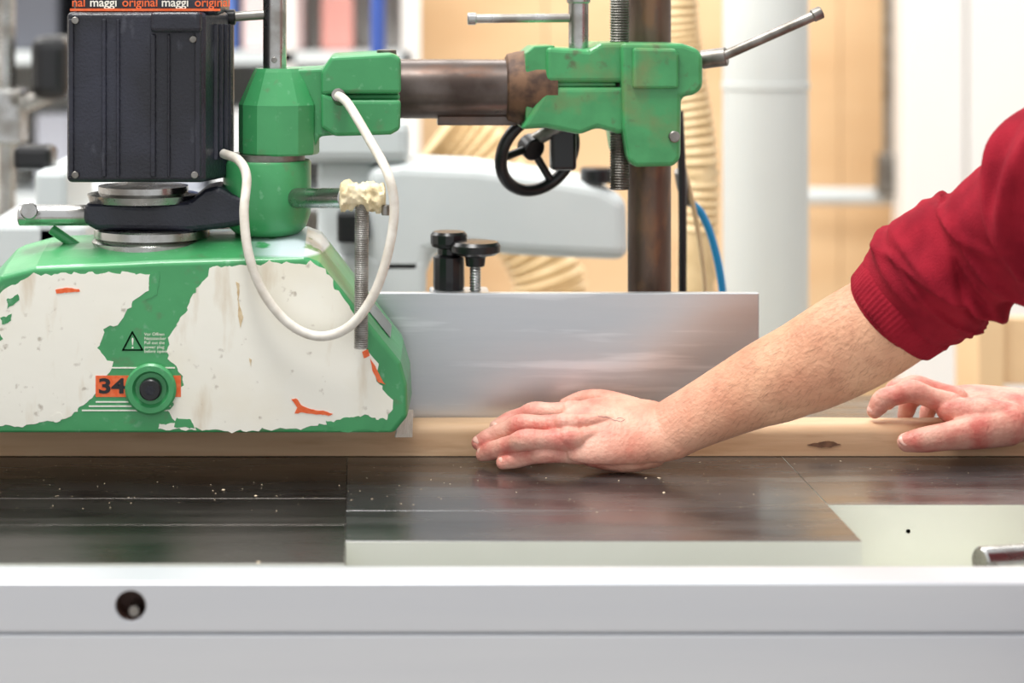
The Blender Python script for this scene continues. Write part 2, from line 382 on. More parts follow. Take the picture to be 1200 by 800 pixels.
# plank
bm=bmesh.new()
prof=[]
for (cy,cz,a0,a1,r) in ((0.010,0.0235,180,90,0.010),(0.032,0.0255,90,0,0.008)):
    for i in range(7):
        a=math.radians(a0+(a1-a0)*i/6); prof.append((cy+r*math.cos(a),cz+r*math.sin(a)))
prof=[(0.0012,0.0006)]+prof+[(0.040,0.0006)]
N=80
rings(bm,[[Vector((-1.0+2.0*i/N,y+0.0006*noise.noise(Vector((i*.3,y*40,0))),z+ (0.0009*noise.noise(Vector((i*.25,y*60,z*60))) if z>0.002 else 0))) for y,z in prof] for i in range(N+1)])
wp_=mesh_obj('wooden_plank',bm,WOOD,None,True,0,2,50)
def patch(name,pts,D,m,parent,th=0.0006,jit=2.0,step=5.0,seed=0,lift=0.0003):
    out=[]
    n=len(pts)
    for i in range(n):
        ax,ay=pts[i]; bx,by=pts[(i+1)%n]; L=math.hypot(bx-ax,by-ay); kk=max(1,int(L/step))
        for j in range(kk):
            t=j/kk; x=ax+(bx-ax)*t; y=ay+(by-ay)*t
            nx=noise.noise(Vector((x*.09,y*.09,seed)))+0.6*noise.noise(Vector((x*.3,y*.3,seed+5)))
            ny=noise.noise(Vector((x*.09,y*.09,seed+9)))+0.6*noise.noise(Vector((x*.3,y*.3,seed+15)))
            out.append((x+nx*jit*1.6,y+ny*jit*1.6))
    return prism(name,out,D-lift,D-lift+th,m,parent)
patch('knot_1',[(946,521),(958,518),(968,517),(978,518),(986,521),(972,524),(960,524)],2.0004,KNOT,wp_,0.0006,1.2,3,3)

# ---------------- power feeder ----------------
pf=empty('power_feeder')
DF=1.88
front=[(-95,507),(-108,487),(-104,437),(2,326),(30,316),(200,309),(368,304),(386,311),(467,426),(474,452),(474,488),(458,507)]
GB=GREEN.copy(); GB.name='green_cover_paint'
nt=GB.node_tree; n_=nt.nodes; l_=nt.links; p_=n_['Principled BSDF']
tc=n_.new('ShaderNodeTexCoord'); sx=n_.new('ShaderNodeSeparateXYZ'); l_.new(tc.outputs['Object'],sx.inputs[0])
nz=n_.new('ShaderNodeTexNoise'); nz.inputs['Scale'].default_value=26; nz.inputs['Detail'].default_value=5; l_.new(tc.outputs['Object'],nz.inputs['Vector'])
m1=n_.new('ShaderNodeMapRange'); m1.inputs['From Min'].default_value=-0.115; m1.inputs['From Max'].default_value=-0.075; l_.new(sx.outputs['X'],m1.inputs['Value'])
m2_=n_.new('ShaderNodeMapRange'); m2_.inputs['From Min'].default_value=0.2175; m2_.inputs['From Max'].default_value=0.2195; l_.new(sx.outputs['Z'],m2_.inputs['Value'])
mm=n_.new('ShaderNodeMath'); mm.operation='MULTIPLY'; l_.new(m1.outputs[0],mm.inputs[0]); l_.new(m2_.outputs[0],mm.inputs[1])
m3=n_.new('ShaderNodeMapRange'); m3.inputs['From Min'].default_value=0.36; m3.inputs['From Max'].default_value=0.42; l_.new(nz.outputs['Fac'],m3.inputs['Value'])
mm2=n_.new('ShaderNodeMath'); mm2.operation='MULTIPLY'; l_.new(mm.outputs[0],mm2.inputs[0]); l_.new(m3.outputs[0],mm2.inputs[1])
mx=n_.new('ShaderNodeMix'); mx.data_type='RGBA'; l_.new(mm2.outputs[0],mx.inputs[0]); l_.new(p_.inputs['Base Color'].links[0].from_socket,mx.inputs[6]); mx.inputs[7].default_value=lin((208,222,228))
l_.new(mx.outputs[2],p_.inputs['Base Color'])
bm=bmesh.new()
def fr(D,dx,dzt):
    out=[]
    for x,y in front:
        p=W(x,y,DF); top=max(0,min(1,(p.z-0.06)/0.15))
        s=1 if p.x>-0.2 else -1
        wid=(1-top)
        out.append(Vector((p.x+s*(dx*(0.75*wid+0.1)-0.010*(top>0.97)), D-2, p.z+dzt*top)))
    return out
rs=[fr(DF,0,0),fr(DF+0.004,0.004,0.003),fr(DF+0.05,0.008,0.012),fr(DF+0.10,0.012,0.018),fr(DF+0.135,0.010,0.017),fr(DF+0.142,0.006,0.010)]
rings(bm,rs)
body=mesh_obj('gearbox_cover',bm,GB,pf,False,0.003,3)
for i,px in enumerate((-40,95,230,365)):
    c=W(px,500,1.95)
    cyl('roller_%d'%i,Vector((c.x,-0.03,0.071)),Vector((c.x,0.02,0.071)),0.036,BLACK,pf,32)
LBL=mat('label_film',(214,220,220),0.4)
def sidept(u,v):
    r0=rs[1][7].lerp(rs[1][8],u); r1=rs[3][7].lerp(rs[3][8],u); p=r0.lerp(r1,v)
    n=Vector((0.8,-0.12,0.58)).normalized(); return p+n*0.0012
bm=bmesh.new(); q=[bm.verts.new(sidept(u,v)) for u,v in ((0.45,0.35),(0.45,0.9),(0.85,0.9),(0.85,0.35))]; bm.faces.new(q)
bmesh.ops.solidify(bm,geom=bm.faces[:],thickness=0.0006); mesh_obj('side_label',bm,LBL,pf)
patch('paint_left',[(-92,440),(6,338),(40,322),(120,319),(178,322),(174,340),(156,352),(140,378),(122,386),(119,398),(112,408),(132,425),(122,452),(104,468),(82,488),(60,494),(20,499),(-85,497)],DF,CREAM,pf,0.0006,2.6,4,1)
patch('paint_right',[(246,313),(300,309),(366,307),(380,316),(422,376),(424,392),(430,410),(444,428),(440,446),(458,466),(460,484),(446,494),(430,486),(388,494),(360,502),(300,504),(236,503),(206,497),(197,482),(205,470),(214,440),(196,420),(198,398),(209,376),(224,352),(236,330)],DF,CREAM,pf,0.0006,3.0,4,2)
for i,(pts) in enumerate([[(185,496),(225,494),(230,503),(186,503)],[(60,487),(72,484),(74,491),(62,493)],[(-20,400),(0,390),(4,396),(-14,408)]]):
    patch('paint_chip_%d'%i,pts,DF,GREENW if i==2 else CREAM,pf,0.0007,2,3,10+i,0.0005)
for i,pts in enumerate([[(6,352),(20,345),(22,352),(10,360)],[(206,490),(226,492),(228,502),(204,500)],[(382,494),(418,488),(452,492),(448,504),(390,505)],[(176,322),(186,319),(184,345),(172,352)],[(0,372),(12,368),(14,376),(2,380)]]):
    patch('green_scrape_%d'%i,pts,DF,GREEN,pf,0.0006,2,3,20+i,0.0006)
STAIN=mat('brown_grease',(200,170,126),0.6,c2=(226,206,170),scale=90)
for i,pts in enumerate([[(276,330),(281,332),(280,352),(284,372),(281,384),(279,370),(279,350)],[(292,420),(295,422),(294,430)]]):
    patch('grease_stain_%d'%i,pts,DF,STAIN,pf,0.0006,1.0,3,50+i,0.0007)
for i,pts in enumerate([[(65,339),(78,337),(92,338),(93,341),(78,343),(66,344)],[(341,468),(347,467),(352,474),(362,479),(376,481),(390,484),(386,487),(370,485),(352,484),(345,484),(348,478)],[(424,412),(431,409),(434,416),(426,420)],[(434,420),(440,430),(448,446),(452,450),(444,448),(436,434)]]):
    patch('orange_mark_%d'%i,pts,DF,ORANGE,pf,0.0006,0.8,2.5,30+i,0.0009)
pbox('orange_label',112,212,440,465,DF-0.0006,DF+0.001,ORANGE,pf)
text('model_number','34',W(115,460,DF)+Vector((0,-0.0008,0)),0.0195,BLACK,pf,0.0002,1.35,0.0006)
for i,(x0,x1,y0) in enumerate([(128,205,430),(112,205,470),(104,200,475),(96,196,480)]):
    pbox('pinstripe_%d'%i,x0,x1,y0,y0+1.6,DF-0.0004,DF+0.001,CREAM,pf)
lathe('boss',W(177,455,DF)+Vector((0,0.004,0)),Vector((0,-1,0)),[(0,0.0245),(0.008,0.0245),(0.010,0.0225),(0.010,0.0175),(0.005,0.0150),(0.005,0.001)],GREEN,pf,48)
lathe('boss_bolt',W(177,455,DF)+Vector((0,0.000,0)),Vector((0,-1,0)),[(0,0.0108),(0.004,0.0108),(0.009,0.0102),(0.010,0.009)],BLACK,pf,32)
cyl('boss_bolt_socket',W(177,455,DF)+Vector((0,-0.0105,0)),W(177,455,DF)+Vector((0,-0.0098,0)),0.0048,BLACKP,pf,6,0)
def stroke(name,pts,D,w,m,parent,closed=True):
    bm=bmesh.new(); P=[W(x,y,D) for x,y in pts]; n=len(P)
    for i in range(n if closed else n-1):
        a=P[i]; b=P[(i+1)%n]; d=(b-a).normalized(); nn=Vector((-d.z,0,d.x))*w
        vs=[bm.verts.new(v) for v in (a-d*w+nn,b+d*w+nn,b+d*w-nn,a-d*w-nn)]
        bm.faces.new(vs)
    bmesh.ops.solidify(bm,geom=bm.faces[:],thickness=0.0003)
    return mesh_obj(name,bm,m,parent)
stroke('warning_triangle',[(144,410),(155,389),(167,410)],DF-0.0006,0.0007,CREAM,pf)
text('warning_mark','!',W(153,408,DF)+Vector((0,-0.0006,0)),0.015,CREAM,pf,0.0001,1)
for i,s in enumerate(['Vor Offnen','Netzstecker','Pull out the','power plug','before opening']):
    text('warning_text_%d'%i,s,W(169,393+i*5,DF)+Vector((0,-0.0005,0)),0.0042,CREAM,pf,0.0001,1)
def vprism(name,plan,z0,z1,m,parent,bevel=0.003,bseg=3):
    bm=bmesh.new(); rings(bm,[[Vector((x,y,z)) for x,y in plan] for z in (z0,z1)])
    return mesh_obj(name,bm,m,parent,False,bevel,bseg)
Dm=1.90
mx0=W(78,0,Dm).x; mx1=W(236,0,Dm).x; mx2=W(268,0,1.97).x
zt_=W(0,14,Dm).z; zb_=W(0,214,Dm).z
vprism('motor_housing',[(mx0,-0.10),(mx1,-0.10),(mx1+0.004,-0.096),(mx2,-0.045),(mx2,0.06),(mx1,0.09),(mx0,0.09)],zb_,zt_,BLACKP,pf,0.005,4)
for i,(a_,b_) in enumerate([(80,86),(119,124),(136,140),(176,182),(196,199),(228,235)]):
    pbox('motor_rib_%d'%i,a_,b_,40 if i in(3,4) else 22,208,Dm-0.004,Dm+0.004,BLACKP,pf,0.0015)
pbox('terminal_box',176,236,14,38,Dm-0.012,Dm+0.01,BLACKP,pf,0.004,3)
for i in range(7):
    y=1.925+i*0.012-2
    a=(y+0.096)/(0.051); xx=(mx1+0.004)+(mx2-mx1-0.004)*min(1,max(0,a))
    box('motor_fin_%d'%i,xx-0.004,xx+0.003,y-0.0015,y+0.0015,zb_+0.02,zt_-0.012,BLACKP,pf,0.001)
for i,(x,y) in enumerate([(88,205),(88,24),(228,205),(226,46)]):
    cyl('motor_screw_%d'%i,W(x,y,Dm-0.006),W(x,y,Dm+0.002),0.0035,DSTEEL,pf,12)
vprism('fan_cowl',[(mx0+0.006,-0.093),(mx2-0.004,-0.093),(mx2-0.002,-0.05),(mx2-0.004,0.05),(mx0+0.006,0.08)],zt_-0.002,zt_+0.12,BLACKP,pf,0.006,4)
pbox('cowl_orange_stripe',82,258,10,13,1.9055,1.91,ORANGE,pf)
for i,s in enumerate(['maggi','original','maggi','original']):
    text('cowl_text_%d'%i,s,W([105,143,189,228][i],7.5,1.9065),0.0118,[CREAM,ORANGE][i%2],pf,0.0002,1.0,0.00015)
text('cowl_text_4','nal',W(84,7.5,1.9065),0.0118,ORANGE,pf,0.0002,1.0,0.00015)
c=W(168,225,1.97)
lathe('motor_flange',Vector((c.x,c.y,W(0,236,1.97).z)),Vector((0,0,1)),[(0,0.050),(0.001,0.054),(0.008,0.056),(0.010,0.045),(0.016,0.045)],STEEL,pf,48)
prism('pivot_bracket',[(98,238),(180,240),(222,236),(240,222),(256,218),(272,228),(292,236),(296,262),(262,268),(225,272),(112,270),(97,262)],1.93,2.0,BLACKP,pf,0.006,3)
c=W(178,280,1.97)
lathe('slewing_disc',Vector((c.x,c.y,0.212)),Vector((0,0,1)),[(0,0.060),(0.012,0.060),(0.0135,0.058),(0.015,0.055),(0.0165,0.058),(0.024,0.058),(0.0255,0.056)],STEEL,pf,64)
lathe('slewing_skirt',Vector((c.x,c.y,0.200)),Vector((0,0,1)),[(0,0.072),(0.006,0.070),(0.014,0.063),(0.018,0.06)],GREEN,pf,64)
cyl('side_rod',W(22,252,1.95),W(105,252,1.95),0.0105,STEEL,pf)
cyl('side_rod_cap',W(34,247,1.93),W(34,247,1.945),0.0085,STEEL,pf)
cyl('side_lever',W(60,268,1.96),W(92,290,1.96),0.005,GREEN,pf)
HG=1.97
c=W(313,225,HG)
zz=lambda py:W(0,py,HG).z
z0=zz(276)
lathe('swivel_housing',Vector((c.x,c.y,z0)),Vector((0,0,1)),[(0,0.022),(0.003,0.032),(0.010,0.0395),(0.022,0.0435),(0.034,0.0443),(zz(190)-z0,0.0443),(zz(187)-z0,0.0425)],GREEN,pf,48)
lathe('swivel_gap_ring',Vector((c.x,c.y,zz(190))),Vector((0,0,1)),[(0,0.038),(0.009,0.038)],DSTEEL,pf,40)
z1=zz(180)
lathe('clamp_hub',Vector((W(327,0,HG).x,c.y,z1)),Vector((0,0,1)),[(0,0.039),(0.002,0.0405),(zz(122)-z1,0.0405),(zz(84)-z1,0.026),(zz(80)-z1,0.024)],GREEN,pf,12,False)
prism('clamp_bridge',[(330,176),(330,82),(378,80),(388,66),(400,64),(400,110),(469,110),(469,117),(400,117),(400,158),(375,160),(368,176)],1.955,2.06,GREEN,pf,0.003,3)
prism('clamp_jaw_upper',[(376,84),(388,66),(460,62),(470,68),(470,110),(400,110),(376,112)],1.945,2.10,GREEN,pf,0.004,3)
prism('clamp_jaw_lower',[(376,108),(400,117),(470,117),(469,152),(458,158),(392,160),(376,150)],1.945,2.10,GREEN,pf,0.004,3)
lathe('jaw_bolt',W(453,68,1.99),Vector((0,0,1)),[(0,0.013),(0.002,0.013),(0.002,0.010),(0.008,0.010),(0.0085,0.008)],DSTEEL,pf,24)
cyl('vertical_spindle',W(322,84,1.97),W(322,-160,1.97),0.0118,STEEL,pf)
cyl('spindle_pin',W(322,84,1.97)+Vector((0,-0.013,0.012)),W(322,84,1.97)+Vector((0,0,0.012)),0.003,DSTEEL,pf,12)
cyl('spindle_cross_pin',W(268,20,1.97),W(312,17,1.97),0.005,DSTEEL,pf,12)
cyl('spindle_cross_knob',W(255,21,1.97),W(276,20,1.97),0.008,BLACK,pf,16)
cyl('stop_rod',W(345,232,1.94),W(406,232,1.868),0.0098,STEEL,pf)
bm=bmesh.new(); p0=W(398,231,1.866); p1=W(452,230,1.866); rs=[]
NT=30
for i in range(NT):
    t=i/(NT-1); cc=p0.lerp(p1,t)+Vector((0,0,0.0015*math.sin(t*5))); R=0.0125+0.0018*math.sin(t*9+1)
    if i in(0,NT-1): R=0.009
    rs.append([cc+Vector((0,math.cos(q),math.sin(q)))*R*(1+0.34*noise.noise(Vector((t*9,math.cos(q)*2.2,math.sin(q)*2.2)))+0.1*noise.noise(Vector((t*30,math.cos(q)*6,math.sin(q)*6)))) for q in [2*math.pi*j/40 for j in range(40)]])
rings(bm,rs); mesh_obj('tape_wrap',bm,TAPE,pf,True,0,2,40)
RODM=mat('zinc_threaded_rod',(176,174,170),0.45,0.6,c2=(140,136,130),scale=60)
screw('drop_rod',W(423,408,1.862),W(424,236,1.866),0.0070,RODM,pf,0.0020)
cyl('drop_rod_clamp',W(452,240,1.86),W(452,252,1.86),0.004,DSTEEL,pf)
tube('feeder_cable',[W(396,112,1.935),W(408,122,1.92),W(432,162,1.89),W(455,205,1.856),W(462,245,1.852),W(455,295,1.85),W(438,345,1.85),W(410,382,1.855),W(375,394,1.86),W(340,380,1.862),W(310,345,1.862),W(292,300,1.862),W(286,250,1.87),W(289,208,1.885),W(280,188,1.90),W(262,180,1.93)],0.0046,CABLE,pf,16,12)
cyl('cable_gland',W(399,117,1.95),W(396,111,1.932),0.007,DSTEEL,pf,16)
for i in range(9):
    cyl('dust_brush_%d'%i,W(470+i*1.6,480,1.95+i*0.004),W(464+i*2.2,512,1.95+i*0.004),0.0014,CABLE,pf,6)

# ---------------- support stand ----------------
st=empty('feeder_stand')
cyl('boom_tube',W(440,104,2.08),W(640,104,2.08),0.0315,RUST,st,48)
pbox('boom_rack',513,606,134,147,2.068,2.09,RUST,st,0.001)
lathe('boom_collar',W(592,103,2.08),Vector((1,0,0)),[(0,0.0325),(0.002,0.036),(0.012,0.0385),(0.03,0.0405),(0.052,0.0405)],RUSTB,st,48)
prism('column_clamp',[(616,62),(626,54),(650,53),(652,96),(722,97),(722,101),(652,102),(640,140),(616,151)],2.045,2.13,GREENW,st,0.006,3)
prism('column_clamp_arm',[(640,55),(690,58),(704,50),(738,49),(738,97),(640,97)],2.04,2.15,GREENW,st,0.005,3)
prism('column_clamp_arm_lower',[(640,102),(738,102),(738,150),(728,158),(700,150),(680,158),(640,150),(610,152)],2.04,2.15,GREENW,st,0.005,3)
prism('column_clamp_block',[(728,50),(800,51),(818,57),(824,66),(824,102),(816,111),(799,114),(798,186),(790,195),(744,196),(736,188),(730,150)],2.03,2.19,GREENW,st,0.006,3)
prism('column_clamp_face',[(742,56),(792,57),(796,64),(796,104),(742,104)],2.024,2.04,GREENW,st,0.003,2)
lathe('column_clamp_bolt',W(790,160,2.03),Vector((0,-1,0)),[(0,0.006),(0.003,0.006),(0.004,0.005)],DSTEEL,st,24)
colx=W(761,0,2.12)
cyl('column',Vector((colx.x,0.12,0.012)),Vector((colx.x,0.12,0.62)),0.0232,RUSTC,st,48)
lathe('column_base',Vector((colx.x,0.13,0.0015)),Vector((0,0,1)),[(0,0.036),(0.012,0.036),(0.02,0.030),(0.05,0.029)],DSTEEL,st,32)
screw('height_screw',W(726,222,2.06),W(726,-120,2.06),0.0105,DSTEEL,st,0.0028)
cyl('clamp_spindle',W(678,72,2.07),W(678,2,2.07),0.0105,STEEL,st)
cyl('tommy_bar',W(552,22,2.07),W(672,21,2.07),0.0047,STEEL,st,16)
cyl('tommy_bar_tip',W(548,22,2.07),W(558,22,2.07),0.0065,STEEL,st,16)
cyl('spindle_top',W(678,4,2.07),W(678,-4,2.07),0.0125,STEEL,st)
cyl('lever_hub',W(822,70,2.07),W(852,66,2.06),0.010,DSTEEL,st,24)
cyl('lock_lever',W(838,70,2.06),W(958,17,2.03),0.0052,DSTEEL,st,20)
cyl('lock_lever_tip',W(952,19,2.03),W(963,14,2.03),0.0068,DSTEEL,st,20)
wc_=W(630,179,2.14); axis=Vector((0.40,-0.80,-0.35)).normalized(); a,b=frame(axis)
bm=bmesh.new()
R=0.0455; r=0.0068; nr=56; ns=14
grid=[]
for i in range(nr):
    q=2*math.pi*i/nr; d=a*math.cos(q)+b*math.sin(q)
    grid.append([bm.verts.new(wc_+d*(R+r*math.cos(s))+axis*(r*math.sin(s))) for s in [2*math.pi*j/ns for j in range(ns)]])
for i in range(nr):
    for j in range(ns):
        bm.faces.new([grid[i][j],grid[(i+1)%nr][j],grid[(i+1)%nr][(j+1)%ns],grid[i][(j+1)%ns]])
mesh_obj('handwheel_rim',bm,BLACK,st,True,0,2,80)
hub=wc_-axis*0.012
for i in range(3):
    q=2*math.pi*i/3+0.1; d=a*math.cos(q)+b*math.sin(q)
    cyl('handwheel_spoke_%d'%i,hub+d*0.008,wc_+d*0.043,0.0045,BLACK,st,12)
cyl('handwheel_hub',hub-axis*0.012,hub+axis*0.006,0.013,BLACK,st,24)
cyl('handwheel_shaft',hub-axis*0.01,W(668,140,2.13),0.008,DSTEEL,st,16)
pbox('wheel_shadow_block',646,676,150,200,2.135,2.16,BLACK,st,0.004)  # added black block, stands in for the dark shadow region beside the handwheel hub

# ---------------- sawdust ----------------
bm=bmesh.new()
def chip(p,s):
    q=random.random()*6.28; h=s*0.35
    d=Vector((math.cos(q),math.sin(q),0)); e=Vector((-d.y,d.x,0))
    v=[bm.verts.new(p+x) for x in (d*s,e*s*0.5,-d*s*0.8+Vector((0,0,h*0.5)),-e*s*0.45,Vector((0,0,h)))]
    for i in range(4): bm.faces.new([v[i],v[(i+1)%4],v[4]])
    bm.faces.new(v[:4][::-1])
for (x,y,s) in [(262,574,.0026),(300,581,.0028),(303,659,.0025),(772,560,.0024),(778,577,.0028),(757,560,.0015),(725,563,.0016),(505,562,.0015),(560,563,.0012),(430,560,.0015),(640,560,.0015),(985,540,.0014),(1020,549,.0014),(700,600,.0012),(830,563,.0013),(1110,560,.0012),(470,590,.0012)]:
    chip(Wz(x,y,0.0002),s)
for i in range(220):
    chip(Vector((random.uniform(-0.35,0.75),random.uniform(-0.22,-0.005),0.0002)),random.uniform(.0005,.0012))
mesh_obj('sawdust',bm,mat('wood_chips',(226,206,176),0.8))

# ---------------- worker ----------------
wk=empty('worker')
def chain(bm,P,Rr,N,seg=24,n=6,mod=None,caps=True):
    A=[Vector(r if isinstance(r,tuple) else (r,r)) for r in Rr]
    A=[Vector((r[0],r[1],0)) for r in A]
    NN=N if isinstance(N,list) else [N]*len(P)
    C=cat(P,n); RR=cat(A,n); NV=cat(NN,n)
    st=[]
    for i,c in enumerate(C):
        t=(C[min(i+1,len(C)-1)]-C[max(i-1,0)]).normalized()
        st.append((c,t,RR[i],NV[i]))
    full=[]
    if caps:
        c,t,r,nv=st[0]; m=min(r.x,r.y)
        for k in (85,65,45,22): q=math.radians(k); full.append((c-t*m*math.sin(q),t,r*math.cos(q),nv))
    full+=st
    if caps:
        c,t,r,nv=st[-1]; m=min(r.x,r.y)
        for k in (22,45,65,85): q=math.radians(k); full.append((c+t*m*math.sin(q),t,r*math.cos(q),nv))
    rs=[]
    for i,(c,t,r,nv) in enumerate(full):
        b=(nv-t*nv.dot(t)).normalized(); a=t.cross(b)
        ring=[]
        for k in range(seg):
            q=2*math.pi*k/seg; mlt=mod(i/(len(full)-1),q,c) if mod else 1
            ring.append(c+(a*r.x*math.cos(q)+b*r.y*math.sin(q))*mlt)
        rs.append(ring)
    rings(bm,rs)
def finger(bm,M,P,D,T,s=1.0,nv=Vector((0,-.62,.78)),base=0.0108):
    def wr(u,q,c):
        back=max(0,math.sin(q)); m=1
        for J in (P,D):
            s_=(c-J).length
            m-=0.06*back*max(0,1-s_/0.006)*(0.5+0.5*math.cos(s_*2600))
        return m
    chain(bm,[M,M.lerp(P,.55),P,P.lerp(D,.5),D,D.lerp(T,.55),T],[base*s,.0093*s,.0103*s,.0089*s,.0092*s,.0085*s,(.0075*s,.0061*s)],nv,28,14,wr)
def nail(name,D,T,s,nv,parent):
    t=(T-D).normalized(); b=(nv-t*nv.dot(t)).normalized(); a=t.cross(b)
    c=D.lerp(T,0.84)+b*0.0060*s; bm=bmesh.new()
    rs=[]
    for i in range(9):
        u=-1+2*i/8; w=max(0.05,(1-abs(u)**3.2))
        row=[]
        for k in range(16):
            q=2*math.pi*k/16
            row.append(c+t*u*0.0060*s+a*math.cos(q)*0.0052*s*w+b*(math.sin(q)*0.0009*w-(math.cos(q)**2)*0.0014*w))
        rs.append(row)
    rings(bm,rs); return mesh_obj(name,bm,NAIL,parent,True,0,2,80)
def finish(name,bm,m,vox,it,parent):
    o=mesh_obj(name,bm,m,parent)
    r=o.modifiers.new('remesh','REMESH'); r.mode='VOXEL'; r.voxel_size=vox; r.use_smooth_shade=True
    s=o.modifiers.new('smooth','SMOOTH'); s.factor=0.5; s.iterations=it
    return o

# left (near) hand and forearm
bm=bmesh.new()
nv=Vector((0,-.62,.78))
pk=[Wz(680,532,.0185),Wz(636,531,.0195),Wz(609,537,.0125),Wz(588,542,.0078)]
rg=[Wz(668,515,.034),Wz(616,515,.033),Wz(586,525,.020),Wz(565,532,.0110)]
md=[Wz(664,498,.046),Wz(610,498,.041),Wz(580,510,.028),Wz(560,519,.020)]
ix=[Wz(672,483,.052),Wz(626,483,.049),Wz(600,492,.040),Wz(581,501,.033)]
finger(bm,*pk,0.94); finger(bm,*rg,1.04); finger(bm,*md,1.07); finger(bm,*ix,1.05)
th=[W(742,486,1.965),W(708,472,1.992),W(684,470,2.008),W(664,476,2.014)]
chain(bm,th,[.018,.0135,.011,.009],Vector((0,-.3,.95)),20,6)
wr=W(782,505,1.935)
up3=nv.normalized()*0.0012
pc=[W(670,507,1.945)+up3,W(692,506,1.943)+up3,W(722,505,1.943)+up3,W(755,505,1.941),wr,W(815,488,1.925)]
chain(bm,pc,[(.035,.0115),(.039,.0158),(.0395,.0188),(.0370,.0205),(.0325,.0215),(.0325,.023)],[Vector((0,-.62,.78))]*6,40,8)
chain(bm,[W(690,533,1.936),W(730,536,1.932),W(765,531,1.932)],[.011,.0145,.014],nv,20,6)
for f,(wx,wy) in zip((pk,rg,md,ix),((762,522),(760,509),(760,497),(758,489))):
    w0=W(wx,wy,1.945)
    M=f[0]+nv*0.0014
    mid=M.lerp(w0,.45)+nv*0.0074
    chain(bm,[M,mid,w0],[.0088,.0056,.004],nv,14,8)
    chain(bm,[f[0]+nv*.0030+Vector((-.003,0,0)),f[0]+nv*.0026+Vector((.006,0,0))],[.0102,.0098],nv,16,4)
chain(bm,[W(792,522,1.918),W(808,515,1.914)],[.0135,.012],nv,16,4)
fa=[wr,W(815,488,1.925),W(860,466,1.912),W(905,445,1.90),W(950,426,1.885),W(1000,399,1.868),W(1050,369,1.852),W(1100,332,1.83),W(1140,295,1.80)]
chain(bm,fa,[(.0320,.0215),(.0335,.0240),(.0375,.028),(.042,.033),(.0460,.037),(.0482,.040),(.047,.041),(.045,.043),(.043,.043)],[Vector((0,-.62,.78)),Vector((0,-.64,.75)),Vector((0,-.7,.7)),Vector((0,-.75,.6)),Vector((0,-.8,.55)),Vector((0,-.85,.5)),Vector((0,-.85,.5)),Vector((0,-.85,.5)),Vector((0,-.85,.5))],40,6)
chain(bm,[W(880,434,1.90),W(950,402,1.88),W(1030,357,1.86)],[.015,.022,.025],nv,20,6)
chain(bm,[W(850,490,1.905),W(930,466,1.88),W(1020,416,1.86)],[.014,.020,.023],nv,20,6)
LA=finish('left_arm',bm,SKINH,0.0009,3,wk)
for nme,f,s in (('pinky',pk,.9),('ring',rg,1.0),('middle',md,1.05),('index',ix,1.0)):
    nail('left_nail_'+nme,f[2],f[3],s,Vector((0,-.55,.83)),wk)
dg=bpy.context.evaluated_depsgraph_get(); dg.update()
ev=LA.evaluated_get(dg); me=ev.to_mesh()
bvh=BVHTree.FromPolygons([v.co.copy() for v in me.vertices],[tuple(p.vertices) for p in me.polygons])
axd=(fa[6]-fa[0]).normalized()
bm=bmesh.new(); polys=me.polygons; cnt=0
while cnt<2500:
    p=polys[random.randrange(len(polys))]; c=p.center
    u=(c-fa[0]).dot(axd)/ (fa[6]-fa[0]).length
    if u<-0.12 or u>1.0: continue
    if random.random()>0.15+0.85*min(1,max(0,u*1.8)): continue
    nrm=p.normal
    if nrm.z<-0.75: continue
    cnt+=1
    L=random.uniform(.005,.012)
    d=(-axd*0.8+nrm*0.3+Vector((random.uniform(-.4,.4),random.uniform(-.2,.2),random.uniform(-.6,.15)))).normalized()
    mid=c+d*L*0.5; e=c+d*L-nrm*L*0.18
    w=axd.cross(nrm).normalized()*0.00008
    v=[bm.verts.new(x) for x in (c+w,c-w,mid-w*.8,mid+w*.8,e)]
    bm.faces.new([v[0],v[1],v[2],v[3]]); bm.faces.new([v[3],v[2],v[4]])
mesh_obj('arm_hair',bm,HAIRA,wk)
def on_skin(p):
    h=bvh.find_nearest(p); return h[0]+h[1]*0.00025, h[1]
bm=bmesh.new()
for s_ in ([(704,477),(709,473),(713,480),(718,474)],[(716,480),(722,477),(728,481),(733,476)],[(722,473),(727,470),(731,474)]):
    for (xa,ya),(xb,yb) in zip(s_[:-1],s_[1:]):
        for k in range(4):
            pa,na=on_skin(W(xa+(xb-xa)*k/4,ya+(yb-ya)*k/4,1.915)); pb,nb=on_skin(W(xa+(xb-xa)*(k+1)/4,ya+(yb-ya)*(k+1)/4,1.915))
            d=(pb-pa)
            if d.length<1e-6: continue
            s2=d.normalized().cross(na)*0.00022
            bm.faces.new([bm.verts.new(x) for x in (pa+s2,pb+s2,pb-s2,pa-s2)])
mesh_obj('hand_tattoo',bm,INK,wk)

# right (far) hand
bm=bmesh.new()
nr_=Vector((0,-.35,.93))
i2=[W(1115,474,2.0),W(1068,458,2.0),W(1036,467,2.008),W(1024,482,2.010)]
m2=[W(1120,466,2.018),W(1074,452,2.022),W(1050,456,2.03),W(1040,472,2.034)]
r2=[W(1128,466,2.036),W(1088,456,2.042),W(1066,470,2.050),W(1060,488,2.05)]
p2=[W(1140,472,2.055),W(1105,464,2.062),W(1088,480,2.068),W(1084,498,2.066)]
finger(bm,*i2,1.16,nr_); finger(bm,*m2,1.12,nr_); finger(bm,*r2,1.04,nr_); finger(bm,*p2,.9,nr_)
t2=[W(1180,498,1.99),W(1146,505,1.978),W(1110,511,1.972),W(1084,515,1.974),W(1063,518,1.978)]
chain(bm,t2,[.021,.0180,.0140,.0128,.0100],Vector((0,-.75,.65)),24,6)
w2=W(1212,484,2.015)
